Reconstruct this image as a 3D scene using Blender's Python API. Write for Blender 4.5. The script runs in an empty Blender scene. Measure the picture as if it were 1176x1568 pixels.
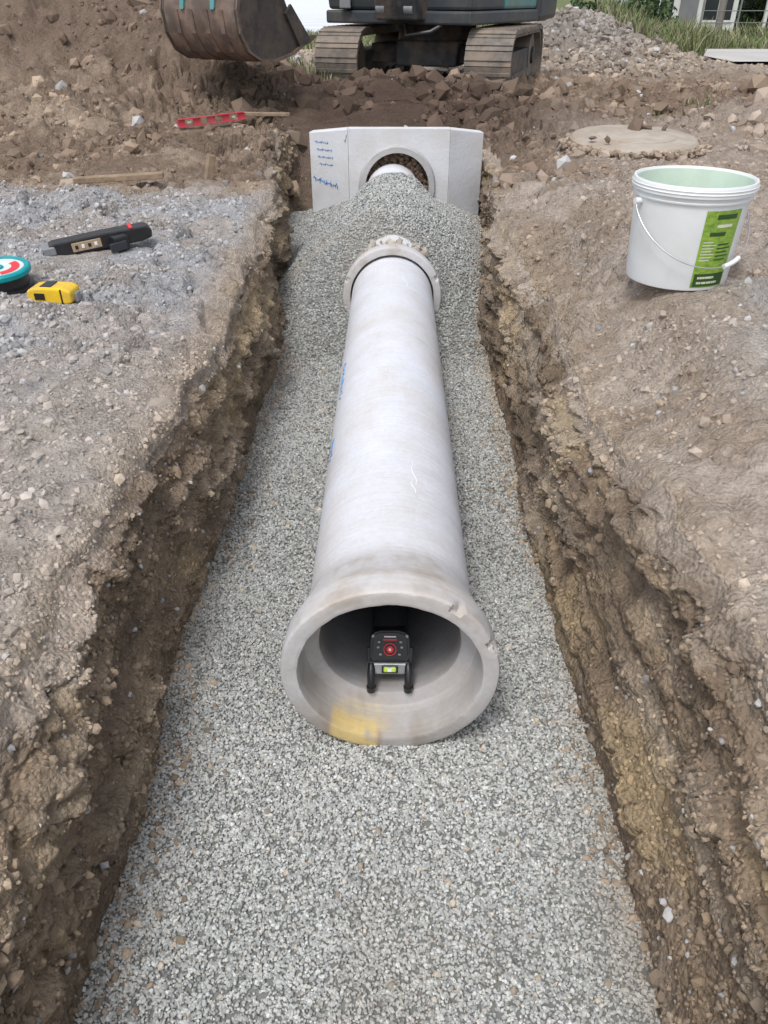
import bpy, bmesh, math, random
import numpy as np
from mathutils import Vector, Matrix, Euler
R = np.random.RandomState(7); random.seed(7)
scene = bpy.context.scene
col = scene.collection
rad = math.radians

# ------------------------------------------------------------ helpers
TAB = R.uniform(-1, 1, 65536)
def hsh(a, b, c, seed=0):
    k = (a*73856093) ^ (b*19349663) ^ (c*83492791) ^ (seed*2654435)
    k = (k ^ (k >> 13)) * 1274126177
    k = k ^ (k >> 16)
    return TAB[k & 65535]
def vnoise(x, y, z, seed=0):
    ix = np.floor(x).astype(np.int64); iy = np.floor(y).astype(np.int64); iz = np.floor(z).astype(np.int64)
    fx = x-ix; fy = y-iy; fz = z-iz
    fx = fx*fx*(3-2*fx); fy = fy*fy*(3-2*fy); fz = fz*fz*(3-2*fz)
    def h(a, b, c): return hsh(a, b, c, seed)
    def L(a, b, t): return a+(b-a)*t
    x0 = L(h(ix, iy, iz), h(ix+1, iy, iz), fx); x1 = L(h(ix, iy+1, iz), h(ix+1, iy+1, iz), fx)
    x2 = L(h(ix, iy, iz+1), h(ix+1, iy, iz+1), fx); x3 = L(h(ix, iy+1, iz+1), h(ix+1, iy+1, iz+1), fx)
    return L(L(x0, x1, fy), L(x2, x3, fy), fz)
def fbm(x, y, z, o=4, g=.5, seed=0):
    s = 0; a = 1; t = 0
    for i in range(o):
        s = s+a*vnoise(x, y, z, seed+i*17); t += a; a *= g
        x, y, z = x*2.03+3.1, y*2.03+7.7, z*2.03+1.3
    return s/t
def worley(x, y, seed=0):
    """2-D cellular noise: F1, F2-F1, per-cell value, offsets"""
    ix = np.floor(x).astype(np.int64); iy = np.floor(y).astype(np.int64); z0 = ix*0
    f1 = np.full(x.shape, 9.); f2 = np.full(x.shape, 9.); val = np.zeros(x.shape); ox = np.zeros(x.shape); oy = np.zeros(x.shape)
    for dx in (-1, 0, 1):
        for dy in (-1, 0, 1):
            a = ix+dx; b = iy+dy
            px = a+.5+.45*hsh(a, b, z0, seed); py = b+.5+.45*hsh(a, b, z0+1, seed)
            ex_ = x-px; ey_ = y-py
            d = np.sqrt(ex_**2+ey_**2)
            m = d < f1
            f2 = np.where(m, f1, np.minimum(f2, d))
            f1 = np.where(m, d, f1)
            val = np.where(m, hsh(a, b, z0+2, seed), val)
            ox = np.where(m, ex_*hsh(a, b, z0+3, seed), ox); oy = np.where(m, ey_*hsh(a, b, z0+4, seed), oy)
    return f1, f2-f1, val, ox+oy
def sm(a, b, x):
    t = np.clip((x-a)/(b-a), 0, 1); return t*t*(3-2*t)
def mix(a, b, t): return a+(b-a)*t

def fast_mesh(name, V, F, mat=None, colr=None, smooth=False, parent=None, sharp=None):
    me = bpy.data.meshes.new(name)
    V = np.ascontiguousarray(V, dtype=np.float32); F = np.ascontiguousarray(F, dtype=np.int32)
    n, k = F.shape
    me.vertices.add(len(V)); me.vertices.foreach_set('co', V.ravel())
    me.loops.add(n*k); me.loops.foreach_set('vertex_index', F.ravel())
    me.polygons.add(n); me.polygons.foreach_set('loop_start', np.arange(0, n*k, k, dtype=np.int32))
    me.update(calc_edges=True)
    me.polygons.foreach_set('use_smooth', np.full(n, smooth, dtype=bool))
    if sharp: me.set_sharp_from_angle(angle=rad(sharp))
    if colr is not None:
        c = np.ones((len(V), 4), dtype=np.float32); c[:, :3] = colr
        at = me.attributes.new('col', 'FLOAT_COLOR', 'POINT'); at.data.foreach_set('color', c.ravel())
    me.update()
    ob = bpy.data.objects.new(name, me); col.objects.link(ob)
    if mat: me.materials.append(mat)
    if parent: ob.parent = parent
    return ob

def empty(name):
    e = bpy.data.objects.new(name, None); col.objects.link(e); e.empty_display_size = .1
    return e

def py_mesh(name, verts, faces, mat, parent=None, smooth=False, bevel=0, seg=2, autos=None):
    me = bpy.data.meshes.new(name)
    me.from_pydata([tuple(v) for v in verts], [], faces); me.update()
    bm = bmesh.new(); bm.from_mesh(me)
    bmesh.ops.recalc_face_normals(bm, faces=bm.faces)
    if bevel > 0:
        bmesh.ops.bevel(bm, geom=list(bm.edges), offset=bevel, segments=seg, affect='EDGES', profile=.5)
    bm.to_mesh(me); bm.free()
    ob = bpy.data.objects.new(name, me); col.objects.link(ob)
    for p in me.polygons: p.use_smooth = smooth
    if smooth and autos:
        try: me.set_sharp_from_angle(angle=rad(autos))
        except Exception: pass
    me.materials.append(mat)
    if parent: ob.parent = parent
    return ob

def box(name, size, loc, mat, parent=None, rot=(0, 0, 0), bevel=.0, M=None):
    sx, sy, sz = [s/2 for s in size]
    v = [Vector((x, y, z)) for x in (-sx, sx) for y in (-sy, sy) for z in (-sz, sz)]
    T = Matrix.Translation(loc) @ Euler(rot).to_matrix().to_4x4()
    if M is not None: T = M @ T
    v = [T @ p for p in v]
    f = [(0, 1, 3, 2), (4, 6, 7, 5), (0, 4, 5, 1), (2, 3, 7, 6), (0, 2, 6, 4), (1, 5, 7, 3)]
    return py_mesh(name, v, f, mat, parent, smooth=False, bevel=bevel)

def lathe(name, prof, mat, parent=None, M=Matrix(), seg=64, closed=False, autos=35, a0=0, a1=2*math.pi):
    full = abs(a1-a0-2*math.pi) < 1e-6
    n = seg if full else seg+1
    verts = []
    for (r, h) in prof:
        for i in range(n):
            a = a0+(a1-a0)*i/seg
            verts.append(M @ Vector((r*math.cos(a), r*math.sin(a), h)))
    faces = []
    P = len(prof)
    for j in range(P if closed else P-1):
        j2 = (j+1) % P
        for i in range(seg):
            i2 = (i+1) % n
            faces.append((j*n+i, j*n+i2, j2*n+i2, j2*n+i))
    return py_mesh(name, verts, faces, mat, parent, smooth=True, autos=autos)

def tube(name, pts, r, mat, parent=None, seg=8, caps=True):
    pts = [Vector(p) for p in pts]
    verts = []; faces = []
    rr = r if isinstance(r, (list, tuple)) else [r]*len(pts)
    for k, p in enumerate(pts):
        d = (pts[min(k+1, len(pts)-1)]-pts[max(k-1, 0)]).normalized()
        u = d.orthogonal().normalized() if k == 0 else (u-d*u.dot(d)).normalized()
        w = d.cross(u)
        for i in range(seg):
            a = 2*math.pi*i/seg
            verts.append(p+(u*math.cos(a)+w*math.sin(a))*rr[k])
    for k in range(len(pts)-1):
        for i in range(seg):
            i2 = (i+1) % seg
            faces.append((k*seg+i, k*seg+i2, (k+1)*seg+i2, (k+1)*seg+i))
    if caps:
        faces.append(tuple(range(seg))); faces.append(tuple(range((len(pts)-1)*seg, len(pts)*seg)))
    return py_mesh(name, verts, faces, mat, parent, smooth=True, autos=50)

def prism(name, prof, w0, w1, mat, parent, frame, bevel=0.0):
    n = len(prof)
    verts = [frame(a, w0, b) for a, b in prof]+[frame(a, w1, b) for a, b in prof]
    faces = [tuple(range(n)), tuple(range(n, 2*n))]
    for i in range(n):
        j = (i+1) % n
        faces.append((i, j, n+j, n+i))
    return py_mesh(name, verts, faces, mat, parent, bevel=bevel)

# ------------------------------------------------------------ materials
def new_mat(name):
    m = bpy.data.materials.new(name); m.use_nodes = True
    nt = m.node_tree; b = nt.nodes['Principled BSDF']
    return m, nt, b
def simple(name, c, rough=.6, metal=0, var=.15, scale=20, bump=.1, bscale=80, dirt=None, dirt_amt=.5, dscale=6, spec=.4):
    m, nt, b = new_mat(name)
    tc = nt.nodes.new('ShaderNodeTexCoord')
    n1 = nt.nodes.new('ShaderNodeTexNoise'); n1.inputs['Scale'].default_value = scale; n1.inputs['Detail'].default_value = 4
    nt.links.new(tc.outputs['Object'], n1.inputs['Vector'])
    mr = nt.nodes.new('ShaderNodeMapRange'); mr.inputs['From Min'].default_value = .25; mr.inputs['From Max'].default_value = .75
    mr.inputs['To Min'].default_value = 1-var; mr.inputs['To Max'].default_value = 1+var
    nt.links.new(n1.outputs['Fac'], mr.inputs['Value'])
    vm = nt.nodes.new('ShaderNodeVectorMath'); vm.operation = 'SCALE'; vm.inputs[0].default_value = c[:3]
    nt.links.new(mr.outputs['Result'], vm.inputs['Scale'])
    out = vm.outputs['Vector']
    if dirt:
        n3 = nt.nodes.new('ShaderNodeTexNoise'); n3.inputs['Scale'].default_value = dscale; n3.inputs['Detail'].default_value = 6
        n3.inputs['Roughness'].default_value = .65
        nt.links.new(tc.outputs['Object'], n3.inputs['Vector'])
        r = nt.nodes.new('ShaderNodeMapRange'); r.inputs['From Min'].default_value = .45; r.inputs['From Max'].default_value = .62
        r.inputs['To Max'].default_value = dirt_amt
        nt.links.new(n3.outputs['Fac'], r.inputs['Value'])
        mx = nt.nodes.new('ShaderNodeMix'); mx.data_type = 'RGBA'
        nt.links.new(r.outputs['Result'], mx.inputs['Factor']); nt.links.new(out, mx.inputs['A'])
        mx.inputs['B'].default_value = (*dirt, 1)
        out = mx.outputs['Result']
    nt.links.new(out, b.inputs['Base Color'])
    if bump > 0:
        n2 = nt.nodes.new('ShaderNodeTexNoise'); n2.inputs['Scale'].default_value = bscale; n2.inputs['Detail'].default_value = 3
        nt.links.new(tc.outputs['Object'], n2.inputs['Vector'])
        bp = nt.nodes.new('ShaderNodeBump'); bp.inputs['Strength'].default_value = bump; bp.inputs['Distance'].default_value = .01
        nt.links.new(n2.outputs['Fac'], bp.inputs['Height']); nt.links.new(bp.outputs['Normal'], b.inputs['Normal'])
    b.inputs['Roughness'].default_value = rough; b.inputs['Metallic'].default_value = metal
    b.inputs['Specular IOR Level'].default_value = spec
    return m

def attr_mat(name, rough=.95, bump=0., scales=(60, 220), var=.25, spec=.15, dist=.01, noise=True):
    m, nt, b = new_mat(name)
    at = nt.nodes.new('ShaderNodeAttribute'); at.attribute_name = 'col'
    b.inputs['Roughness'].default_value = rough; b.inputs['Specular IOR Level'].default_value = spec
    if not noise:
        nt.links.new(at.outputs['Color'], b.inputs['Base Color']); return m
    tc = nt.nodes.new('ShaderNodeTexCoord')
    n1 = nt.nodes.new('ShaderNodeTexNoise'); n1.inputs['Scale'].default_value = scales[0]; n1.inputs['Detail'].default_value = 5
    n1.inputs['Roughness'].default_value = .8
    nt.links.new(tc.outputs['Object'], n1.inputs['Vector'])
    mr = nt.nodes.new('ShaderNodeMapRange'); mr.inputs['From Min'].default_value = .3; mr.inputs['From Max'].default_value = .7
    mr.inputs['To Min'].default_value = 1-var; mr.inputs['To Max'].default_value = 1+var
    nt.links.new(n1.outputs['Fac'], mr.inputs['Value'])
    vm = nt.nodes.new('ShaderNodeVectorMath'); vm.operation = 'SCALE'
    nt.links.new(at.outputs['Color'], vm.inputs[0]); nt.links.new(mr.outputs['Result'], vm.inputs['Scale'])
    nt.links.new(vm.outputs['Vector'], b.inputs['Base Color'])
    if bump > 0:
        vo = nt.nodes.new('ShaderNodeTexVoronoi'); vo.inputs['Scale'].default_value = scales[1]
        nt.links.new(tc.outputs['Object'], vo.inputs['Vector'])
        ad = nt.nodes.new('ShaderNodeMath'); ad.operation = 'MULTIPLY_ADD'; ad.inputs[1].default_value = -.55
        nt.links.new(vo.outputs['Distance'], ad.inputs[0]); nt.links.new(n1.outputs['Fac'], ad.inputs[2])
        bp = nt.nodes.new('ShaderNodeBump'); bp.inputs['Strength'].default_value = bump; bp.inputs['Distance'].default_value = dist
        nt.links.new(ad.outputs[0], bp.inputs['Height']); nt.links.new(bp.outputs['Normal'], b.inputs['Normal'])
    return m

M_soil = attr_mat('soil', bump=1.0, scales=(48, 110), var=.30, dist=.016)
M_clod = attr_mat('clods', noise=False)
M_grav = attr_mat('gravel', rough=.85, noise=False, spec=.25)
M_leaf = attr_mat('foliage', rough=.7, noise=False, spec=.3)

# ------------------------------------------------------------ terrain
def xbL(y): return -(.480 + .03*sm(.5, 1.4, y) - .035*np.exp(-((y-3.15)/.3)**2) + .09*sm(3.3, 4.0, y) + .12*sm(4.4, 5.2, y))
def xtL(y): return -(.575 + .05*sm(3.3, 4.2, y) + .22*sm(4.3, 5.2, y)) - .025*np.sin(y*2.1)
def xbR(y): return .415 + .01*np.sin(y*1.7) + .10*sm(3.6, 4.3, y) + .08*sm(4.5, 5.4, y)
def xtR(y): return .545 + .015*np.sin(y*2.6+1) + .05*sm(3.8, 4.6, y)+.16*sm(4.5, 5.4, y)-.03*sm(2.2, 2.8, y)

FLAT = [(.845, 2.31, .20), (-1.22, 3.2, .26), (-1.15, 2.57, .12), (-1.38, 2.70, .16), (1.6, 5.72, .5), (-1.4, 6.55, .3)]
def top_base(x, y):
    z = .49+0*x
    z = z+.08*sm(0, .4, x)*(1-sm(1.1, 2.2, y))
    z = z+.17*sm(.58, .84, x)*(1-sm(3.0, 5.2, y))*(1-.45*(1-sm(1.1, 2.0, y)))
    z = z+1.75*np.exp(-(np.abs((x+4.3)/2.35)**3)-(np.abs(y-9.6)/1.9)**2.5)
    z = z+.38*np.exp(-((x+1.75)/.8)**2-((y-7.9)/.7)**2)
    z = z+.22*np.exp(-((x-.1)/1.0)**2-((y-8.2)/.9)**2)
    z = z+.22*np.exp(-((x+2.7)/.5)**2-((y-6.6)/.4)**2)
    z = z+.62*np.exp(-(np.abs((x-2.9)/1.25)**2.2)-((y-14.6)/1.5)**2)
    z = z+.20*np.exp(-((x-3.0)/.7)**2-((y-6.7)/.45)**2)
    z = z+.08*np.exp(-((x-1.2)/.9)**2-((y-7.4)/.5)**2)
    z = z-.05*np.exp(-((x+.9)/.35)**2-((y-5.0)/.5)**2)
    z = z-.68*sm(16, 42, y)
    return z
def noise_amp(x, y):
    a = 1+.9*sm(4.3, 6.5, y)
    a = a*(1-.75*sm(11.5, 13, y)*sm(4.2, 5, x))
    a = a*(1-.75*sm(16, 22, y))
    a = a*(1-.55*np.exp(-((x-1.5)/.7)**2-((y-5)/.9)**2))
    for fx, fy, fr in FLAT:
        a = a*(1-.9*np.exp(-(((x-fx)**2+(y-fy)**2)/fr**2)**2))
    return a
def top_noise(x, y):
    z0 = 0*x
    n = .045*fbm(x*1.7, y*1.7, z0, 3, seed=1)
    n = n+.045*fbm(x*6, y*6, z0+5, 5, .6, seed=2)
    wx = .22*fbm(x*8, y*8, z0, 3, .6, seed=47); wy = .22*fbm(x*8, y*8, z0+7, 3, .6, seed=48)
    m1 = sm(-.12, .22, fbm(x*1.4+3, y*1.4, z0, 3, seed=44))
    f1, e, val, tl = worley(x*5.5+wx*2, y*5.5+wy*2, 5)
    n = n+m1*(.022*val+.034*tl-.034*sm(.14, 0, e))
    m2 = .35+.65*sm(-.15, .25, fbm(x*1.9+8, y*1.9, z0, 3, seed=49))
    f1, e, val, tl = worley(x*14+wx*3, y*14+wy*3, 6)
    n = n+m2*(.010*val+.014*tl-.013*sm(.20, 0, e)-.006*f1)
    f1, e, val, tl = worley(x*33+wx*4, y*33+wy*4, 7)
    n = n+(.0045*val-.007*f1)*m2
    return n*noise_amp(x, y)
def top_z(x, y): return top_base(x, y)+top_noise(x, y)

ys = [-14, -9, -6, -4, -2.5, -1.6, -1.1, -.8]
y = -.5
while y < 3.4: ys.append(y); y += .0082
while y < 15: ys.append(y); y += y*.0034
while y < 900: ys.append(y); y += y*.035
ys = np.array(ys)
off = list(np.arange(.008, .8, .0082)); s = .0082; o = off[-1]
while o < 8: s *= 1.017; o += s; off.append(o)
while o < 700: s *= 1.09; o += s; off.append(o)
off = np.array(off)
nW = 90; vW = np.linspace(0, 1, nW)
nI = 5
DROOP = .030
def side(sgn):
    Y = ys[:, None]
    xb = (xbL(Y) if sgn < 0 else xbR(Y)); xt = (xtL(Y) if sgn < 0 else xtR(Y))
    rag = .040*fbm(Y*2.2, Y*0+sgn*5, Y*0, 4, .6, seed=11)+.022*fbm(Y*13, Y*0+sgn*5, Y*0, 3, .6, seed=12)
    fe = sm(5.95, 6.9, Y)
    xt = xt+sgn*rag
    ti = np.linspace(0, 1, nI, endpoint=False)[None, :]
    Xi = xb*ti; ztop_i = top_z(Xi+0*Y, Y+0*Xi)
    Zi = mix(-.07, ztop_i, fe)
    v = vW[None, :]
    prof = .80*v + .20*sm(.80, 1.0, v)
    Xw = xb+(xt-xb)*prof
    Zt = top_z(xt+0*v, Y+0*v)
    zb = mix(-.07, Zt, fe)
    Zw = mix(zb, Zt, v)
    Yw = Y+0*v
    wall_w = sm(1.0, .88, v)*(1-fe)*(.35+.65*sm(.12, .35, v))
    z0 = 0*Yw
    d = .045*fbm(Yw*2.2, Zw*5, z0+sgn*7, 4, .55, seed=20)
    d = d+.048*fbm(Yw*2.0+Zw*1.5, Zw*17+Yw*.8, z0+sgn*3, 4, .62, seed=21)*(1.2 if sgn > 0 else .8)
    wx = .3*fbm(Yw*7, Zw*9, z0+sgn, 3, .6, seed=26); wy = .3*fbm(Yw*7, Zw*9, z0+sgn+5, 3, .6, seed=27)
    f1, e, val, tl = worley(Yw*7+wx*2, Zw*11+wy*2, 21+sgn)
    mk = sm(-.25, .2, fbm(Yw*2.3, Zw*3, z0+sgn*9, 2, seed=28))
    d = d+mk*(.016*val+.022*tl+.012*sm(.16, 0, e))
    f1, e, val, tl = worley(Yw*19+wx*3, Zw*24+wy*3, 24+sgn)
    d = d+(.007*val+.011*tl+.006*sm(.2, 0, e)+.006*f1)
    d = d+.011*fbm(Yw*45, Zw*52, z0+sgn, 3, .65, seed=23)
    q = fbm(Yw*3.0, Zw*10, z0+sgn*2, 3, seed=24); d = d+.026*sm(.0, .04, q)-.013
    q = fbm(Yw*2.0, Zw*22, z0+sgn*4, 2, seed=25); d = d+.014*sm(.1, .12, q)
    g = vnoise(Yw*11+.6*Zw, z0, z0+sgn, 29); d = d+.012*sm(.35, .6, g)*sm(.6, .3, v)
    d = d-.014
    d = np.where(d > 0, d*.45, d*.95)
    Xw = Xw+sgn*d*wall_w
    ofv = off[None, :]
    Xt = xt+sgn*ofv
    Yt = Y+0*ofv
    Zt2 = top_z(Xt, Yt)-DROOP*np.exp(-ofv/.03)*(1-fe)+0*ofv
    Zw = Zw-DROOP*sm(.80, 1, v)*(1-fe)
    X = np.concatenate([Xi+0*Y, Xw, Xt], 1); Yg = np.concatenate([Y+0*Xi, Yw, Yt], 1); Z = np.concatenate([Zi, Zw, Zt2], 1)
    K = np.concatenate([0*Xi+0*Y+(-1), v+0*Y, 0*Xt+1.0], 1)
    O = np.concatenate([0*Xi+0*Y, 0*v+0*Y, ofv+0*Y], 1)
    Dp = np.concatenate([0*Xi+0*Y, d, 0*Xt], 1)
    return X, Yg, Z, K, O, Dp
XL, YL, ZL, KL, OL, DL = side(-1); XR, YR, ZR, KR, OR, DR = side(1)
cat = lambda a, b: np.concatenate([a[:, ::-1], b[:, 1:]], 1)
X = cat(XL, XR); Yg = cat(YL, YR); Z = cat(ZL, ZR); K = cat(KL, KR); O = cat(OL, OR); DD = cat(DL, DR)
nr, nc = X.shape
print('grid', nr, nc)

def C(r, g, b): return np.array([r, g, b])
def ground_color(x, y, z, k, o, dd):
    sh = x.shape
    n1 = fbm(x*1.3, y*1.3, z*1.3, 4, .6, seed=50); n2 = fbm(x*5, y*5, z*8, 4, .6, seed=51); n3 = fbm(x*20, y*20, z*30, 3, .6, seed=52)
    def M(a, b, t): return a+(b-a)*t[..., None]
    tan = C(.47, .40, .34); brown = C(.235, .175, .13); dark = C(.11, .078, .06); grey = C(.40, .40, .41); yel = C(.40, .305, .19)
    base = np.zeros(sh+(3,))+tan
    base = M(base, C(.335, .27, .212), sm(-.1, .4, n2+.3*n1))
    gl = sm(-.56, -.75, x)*sm(1.2, 2.2, y+.9*n1)*(1-sm(4.1, 4.5, y+.3*n2))
    base = M(base, grey, gl*(.45+.55*sm(-.25, .2, n2+n1*.7)))
    base = M(base, C(.43, .405, .38), sm(-.5, -.7, x)*(1-sm(1.3, 2.0, y+.6*n1))*.5)
    gr = sm(.7, 1.0, x)*(1-sm(2.0, 2.6, y))*sm(-.05, .3, n1+.4*n2)
    base = M(base, C(.41, .40, .39), gr*.8)
    bk = sm(4.2, 4.8, y+.3*n2)*(1-.65*sm(.9, 1.4, x)*(1-sm(6.5, 7.5, y)))
    bb = M(np.zeros(sh+(3,))+brown, C(.37, .29, .22), sm(.0, .5, n2+n1*.6))
    base = M(base, bb, bk)
    dk = np.exp(-((x-.1)/1.15)**2-((y-7.5)/1.4)**2)
    base = M(base, dark, np.clip(dk*1.5, 0, 1))
    dk2 = sm(7.0, 7.8, y)*sm(-1.2, -1.8, x)*(1-sm(13, 15, y))
    base = M(base, C(.19, .14, .11), dk2*np.clip(.6+.5*n2, 0, 1))
    fr = np.exp(-(np.abs((x-2.9)/1.4)**2.2)-((y-14.3)/1.9)**2)
    base = M(base, C(.27, .245, .22), np.clip(fr*1.3, 0, .9))
    far = sm(10, 12.5, y)
    base = M(base, C(.40, .34, .28), far*(1-np.clip(fr*1.3, 0, 1))*.8)
    gz = sm(15.5, 18, y+2*n1)
    base = M(base, C(.14, .165, .07), gz*sm(-.5, .2, n2+.3))
    w = ((k >= 0) & (k < 1)).astype(float)*(1-sm(6, 6.6, y))
    right = (x > 0).astype(float)
    wc = M(np.zeros(sh+(3,))+C(.31, .235, .165), yel, sm(.0, .45, n2+.4*n1))
    wc = M(wc, C(.43, .36, .285), right*sm(-.15, .4, fbm(x*3, y*2.5, z*16, 3, .6, seed=55))*.75)
    wc = M(wc, C(.16, .12, .088), sm(.0, .42, -n2+.5*n3)*.7)
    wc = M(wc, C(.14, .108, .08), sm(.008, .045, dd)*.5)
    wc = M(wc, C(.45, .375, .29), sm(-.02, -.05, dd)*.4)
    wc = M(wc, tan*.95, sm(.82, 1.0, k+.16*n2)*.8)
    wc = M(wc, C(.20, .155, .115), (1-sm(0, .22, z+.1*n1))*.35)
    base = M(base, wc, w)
    base = M(base, yel, (np.exp(-o/.04)*(k >= 1)*(1-sm(4, 5, y))*.35))
    base = base*(1+.28*n3+.16*n2)[..., None]
    return np.clip(base, .02, .8)
CG = ground_color(X, Yg, Z, K, O, DD)
V = np.stack([X, Yg, Z], -1).reshape(-1, 3)
idx = np.arange(nr*nc).reshape(nr, nc)
F = np.stack([idx[:-1, :-1], idx[:-1, 1:], idx[1:, 1:], idx[1:, :-1]], -1).reshape(-1, 4)
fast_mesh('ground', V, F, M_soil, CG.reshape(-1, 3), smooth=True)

# ------------------------------------------------------------ stones
t = (1+5**.5)/2
ICO = np.array([(-1, t, 0), (1, t, 0), (-1, -t, 0), (1, -t, 0), (0, -1, t), (0, 1, t), (0, -1, -t), (0, 1, -t), (t, 0, -1), (t, 0, 1), (-t, 0, -1), (-t, 0, 1)], float)
ICO /= np.linalg.norm(ICO[0])
ICF = np.array([(0, 11, 5), (0, 5, 1), (0, 1, 7), (0, 7, 10), (0, 10, 11), (1, 5, 9), (5, 11, 4), (11, 10, 2), (10, 7, 6), (7, 1, 8), (3, 9, 4), (3, 4, 2), (3, 2, 6), (3, 6, 8), (3, 8, 9), (4, 9, 5), (2, 4, 11), (6, 2, 10), (8, 6, 7), (9, 8, 1)])
def stones(P, r, c, flat=(.65, 1.0), jit=.28):
    n = len(P)
    B = np.repeat(ICO[None], n, 0)*(1+R.uniform(-jit, jit, (n, 12, 1)))
    B = B*np.stack([np.ones(n), R.uniform(.65, 1, n), R.uniform(flat[0], flat[1], n)*.85], -1)[:, None, :]
    q = R.normal(size=(n, 4)); q /= np.linalg.norm(q, axis=1)[:, None]
    w, x, y, z = q.T
    M = np.stack([1-2*(y*y+z*z), 2*(x*y-z*w), 2*(x*z+y*w), 2*(x*y+z*w), 1-2*(x*x+z*z), 2*(y*z-x*w), 2*(x*z-y*w), 2*(y*z+x*w), 1-2*(x*x+y*y)], -1).reshape(n, 3, 3)
    B = np.einsum('nij,nkj->nki', M, B)*r[:, None, None]+P[:, None, :]
    Fc = (ICF[None]+(np.arange(n)*12)[:, None, None]).reshape(-1, 3)
    return B.reshape(-1, 3), Fc, np.repeat(c[:, None, :], 12, 1).reshape(-1, 3)

def grav_z(x, y):
    g = .010*fbm(x*3, y*3, 0*x, 3, seed=60)+.006*fbm(x*14, y*14, 0*x, 2, seed=61)
    g = g+.040*np.exp(-((np.abs(x)-.12)/.12)**2)*sm(1.35, 1.6, y)
    g = g+.012*sm(.36, .50, np.abs(x+.04))
    amp = sm(3.05, 4.0, y)*(1-.45*sm(4.72, 5.05, y))
    ax = np.sqrt(x*x+.008)-.09
    prof = .448-.55*ax-.12*sm(.2, .6, ax)
    prof = np.maximum(prof, .03)*(1+.10*fbm(x*3+4, y*3, 0*x, 2, seed=62))
    return g+amp*prof
gy = np.arange(-1.2, 5.95, .02); gt = np.linspace(0, 1, 60)
gx = (xbL(gy)-.12)[:, None]+((xbR(gy)+.12)-(xbL(gy)-.12))[:, None]*gt[None, :]
gyy = gy[:, None]+0*gx
gz = grav_z(gx, gyy)
gV = np.stack([gx, gyy, gz-.003], -1).reshape(-1, 3)
gi = np.arange(gx.size).reshape(gx.shape)
gF4 = np.stack([gi[:-1, :-1], gi[:-1, 1:], gi[1:, 1:], gi[1:, :-1]], -1).reshape(-1, 4)
gF = np.concatenate([gF4[:, [0, 1, 2]], gF4[:, [0, 2, 3]]])
gC = np.tile(C(.21, .215, .20), (len(gV), 1))
def grav_stones(n, y0, y1, r0, r1, lift, dim=1.0):
    y = R.uniform(y0, y1, n); a = xbL(y)-.07; b = xbR(y)+.07
    x = a+(b-a)*R.rand(n)
    z = grav_z(x, y)+R.uniform(-.3, 1, n)*lift
    r = r0*(r1/r0)**(R.rand(n)**1.8)
    v = np.clip(R.normal(.45, .11, n), .15, .80)*dim
    tint = np.where(R.rand(n)[:, None] < .08, C(1.05, .99, .88), C(.975, 1.0, .97))
    tint = np.where(R.rand(n)[:, None] < .002, C(1.2, .85, .6), tint)
    pat = 1+.16*fbm(x*2, y*2, 0*x, 3, seed=63)
    dust = np.exp(-np.minimum(np.abs(x-xbL(y)), np.abs(x-xbR(y)))/.05)
    c = v[:, None]*tint*pat[:, None]
    c = c*(1-.35*dust[:, None])+.35*dust[:, None]*C(.36, .295, .225)
    dp = sm(.2, .5, fbm(x*1.6+5, y*1.6, 0*x, 3, seed=64))*.35
    c = c*(1-dp[:, None])+dp[:, None]*C(.36, .32, .27)
    return stones(np.stack([x, y, z], -1), r, c)
parts = [(gV, gF, gC), grav_stones(96000, .3, 1.7, .0026, .0056, .003), grav_stones(56000, 1.7, 3.2, .0033, .0062, .003, .94), grav_stones(46000, 3.2, 5.9, .0045, .008, .004, .86)]
def merge(parts):
    V = []; Fq = []; Cc = []; o = 0
    for v, f, c in parts:
        V.append(v); Fq.append(f+o); Cc.append(c); o += len(v)
    return np.concatenate(V), np.concatenate(Fq), np.concatenate(Cc)
n = 420
y_ = R.uniform(.4, 3.4, n); x_ = R.uniform(-.47, .40, n); k_ = (np.abs(x_) > .2) | (y_ < 1.05); x_ = x_[k_]; y_ = y_[k_]
parts.append(stones(np.stack([x_, y_, grav_z(x_, y_)+.003], -1), .0035*(3.2)**(R.rand(len(x_))**2), np.array([.46, .40, .32])*R.uniform(.55, 1.35, (len(x_), 1))))
n = 5000
y_ = R.uniform(.3, 5.5, n); sd = R.rand(n) < .5
cl_ = sm(-.1, .5, fbm(y_*2, y_*0+sd*9, y_*0, 3, seed=65))
e_ = -.02+np.abs(R.normal(0, .015, n))*(.4+cl_*3.5)
x_ = np.where(sd, xbL(y_)+e_, xbR(y_)-e_)
parts.append(stones(np.stack([x_, y_, grav_z(x_, y_)+.002], -1), .0025*(4.5)**(R.rand(n)**2.4), np.array([.33, .26, .19])*R.uniform(.6, 1.4, (n, 1))))
v, f, c = merge(parts)
fast_mesh('gravel_bed', v, f, M_grav, c)

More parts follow.
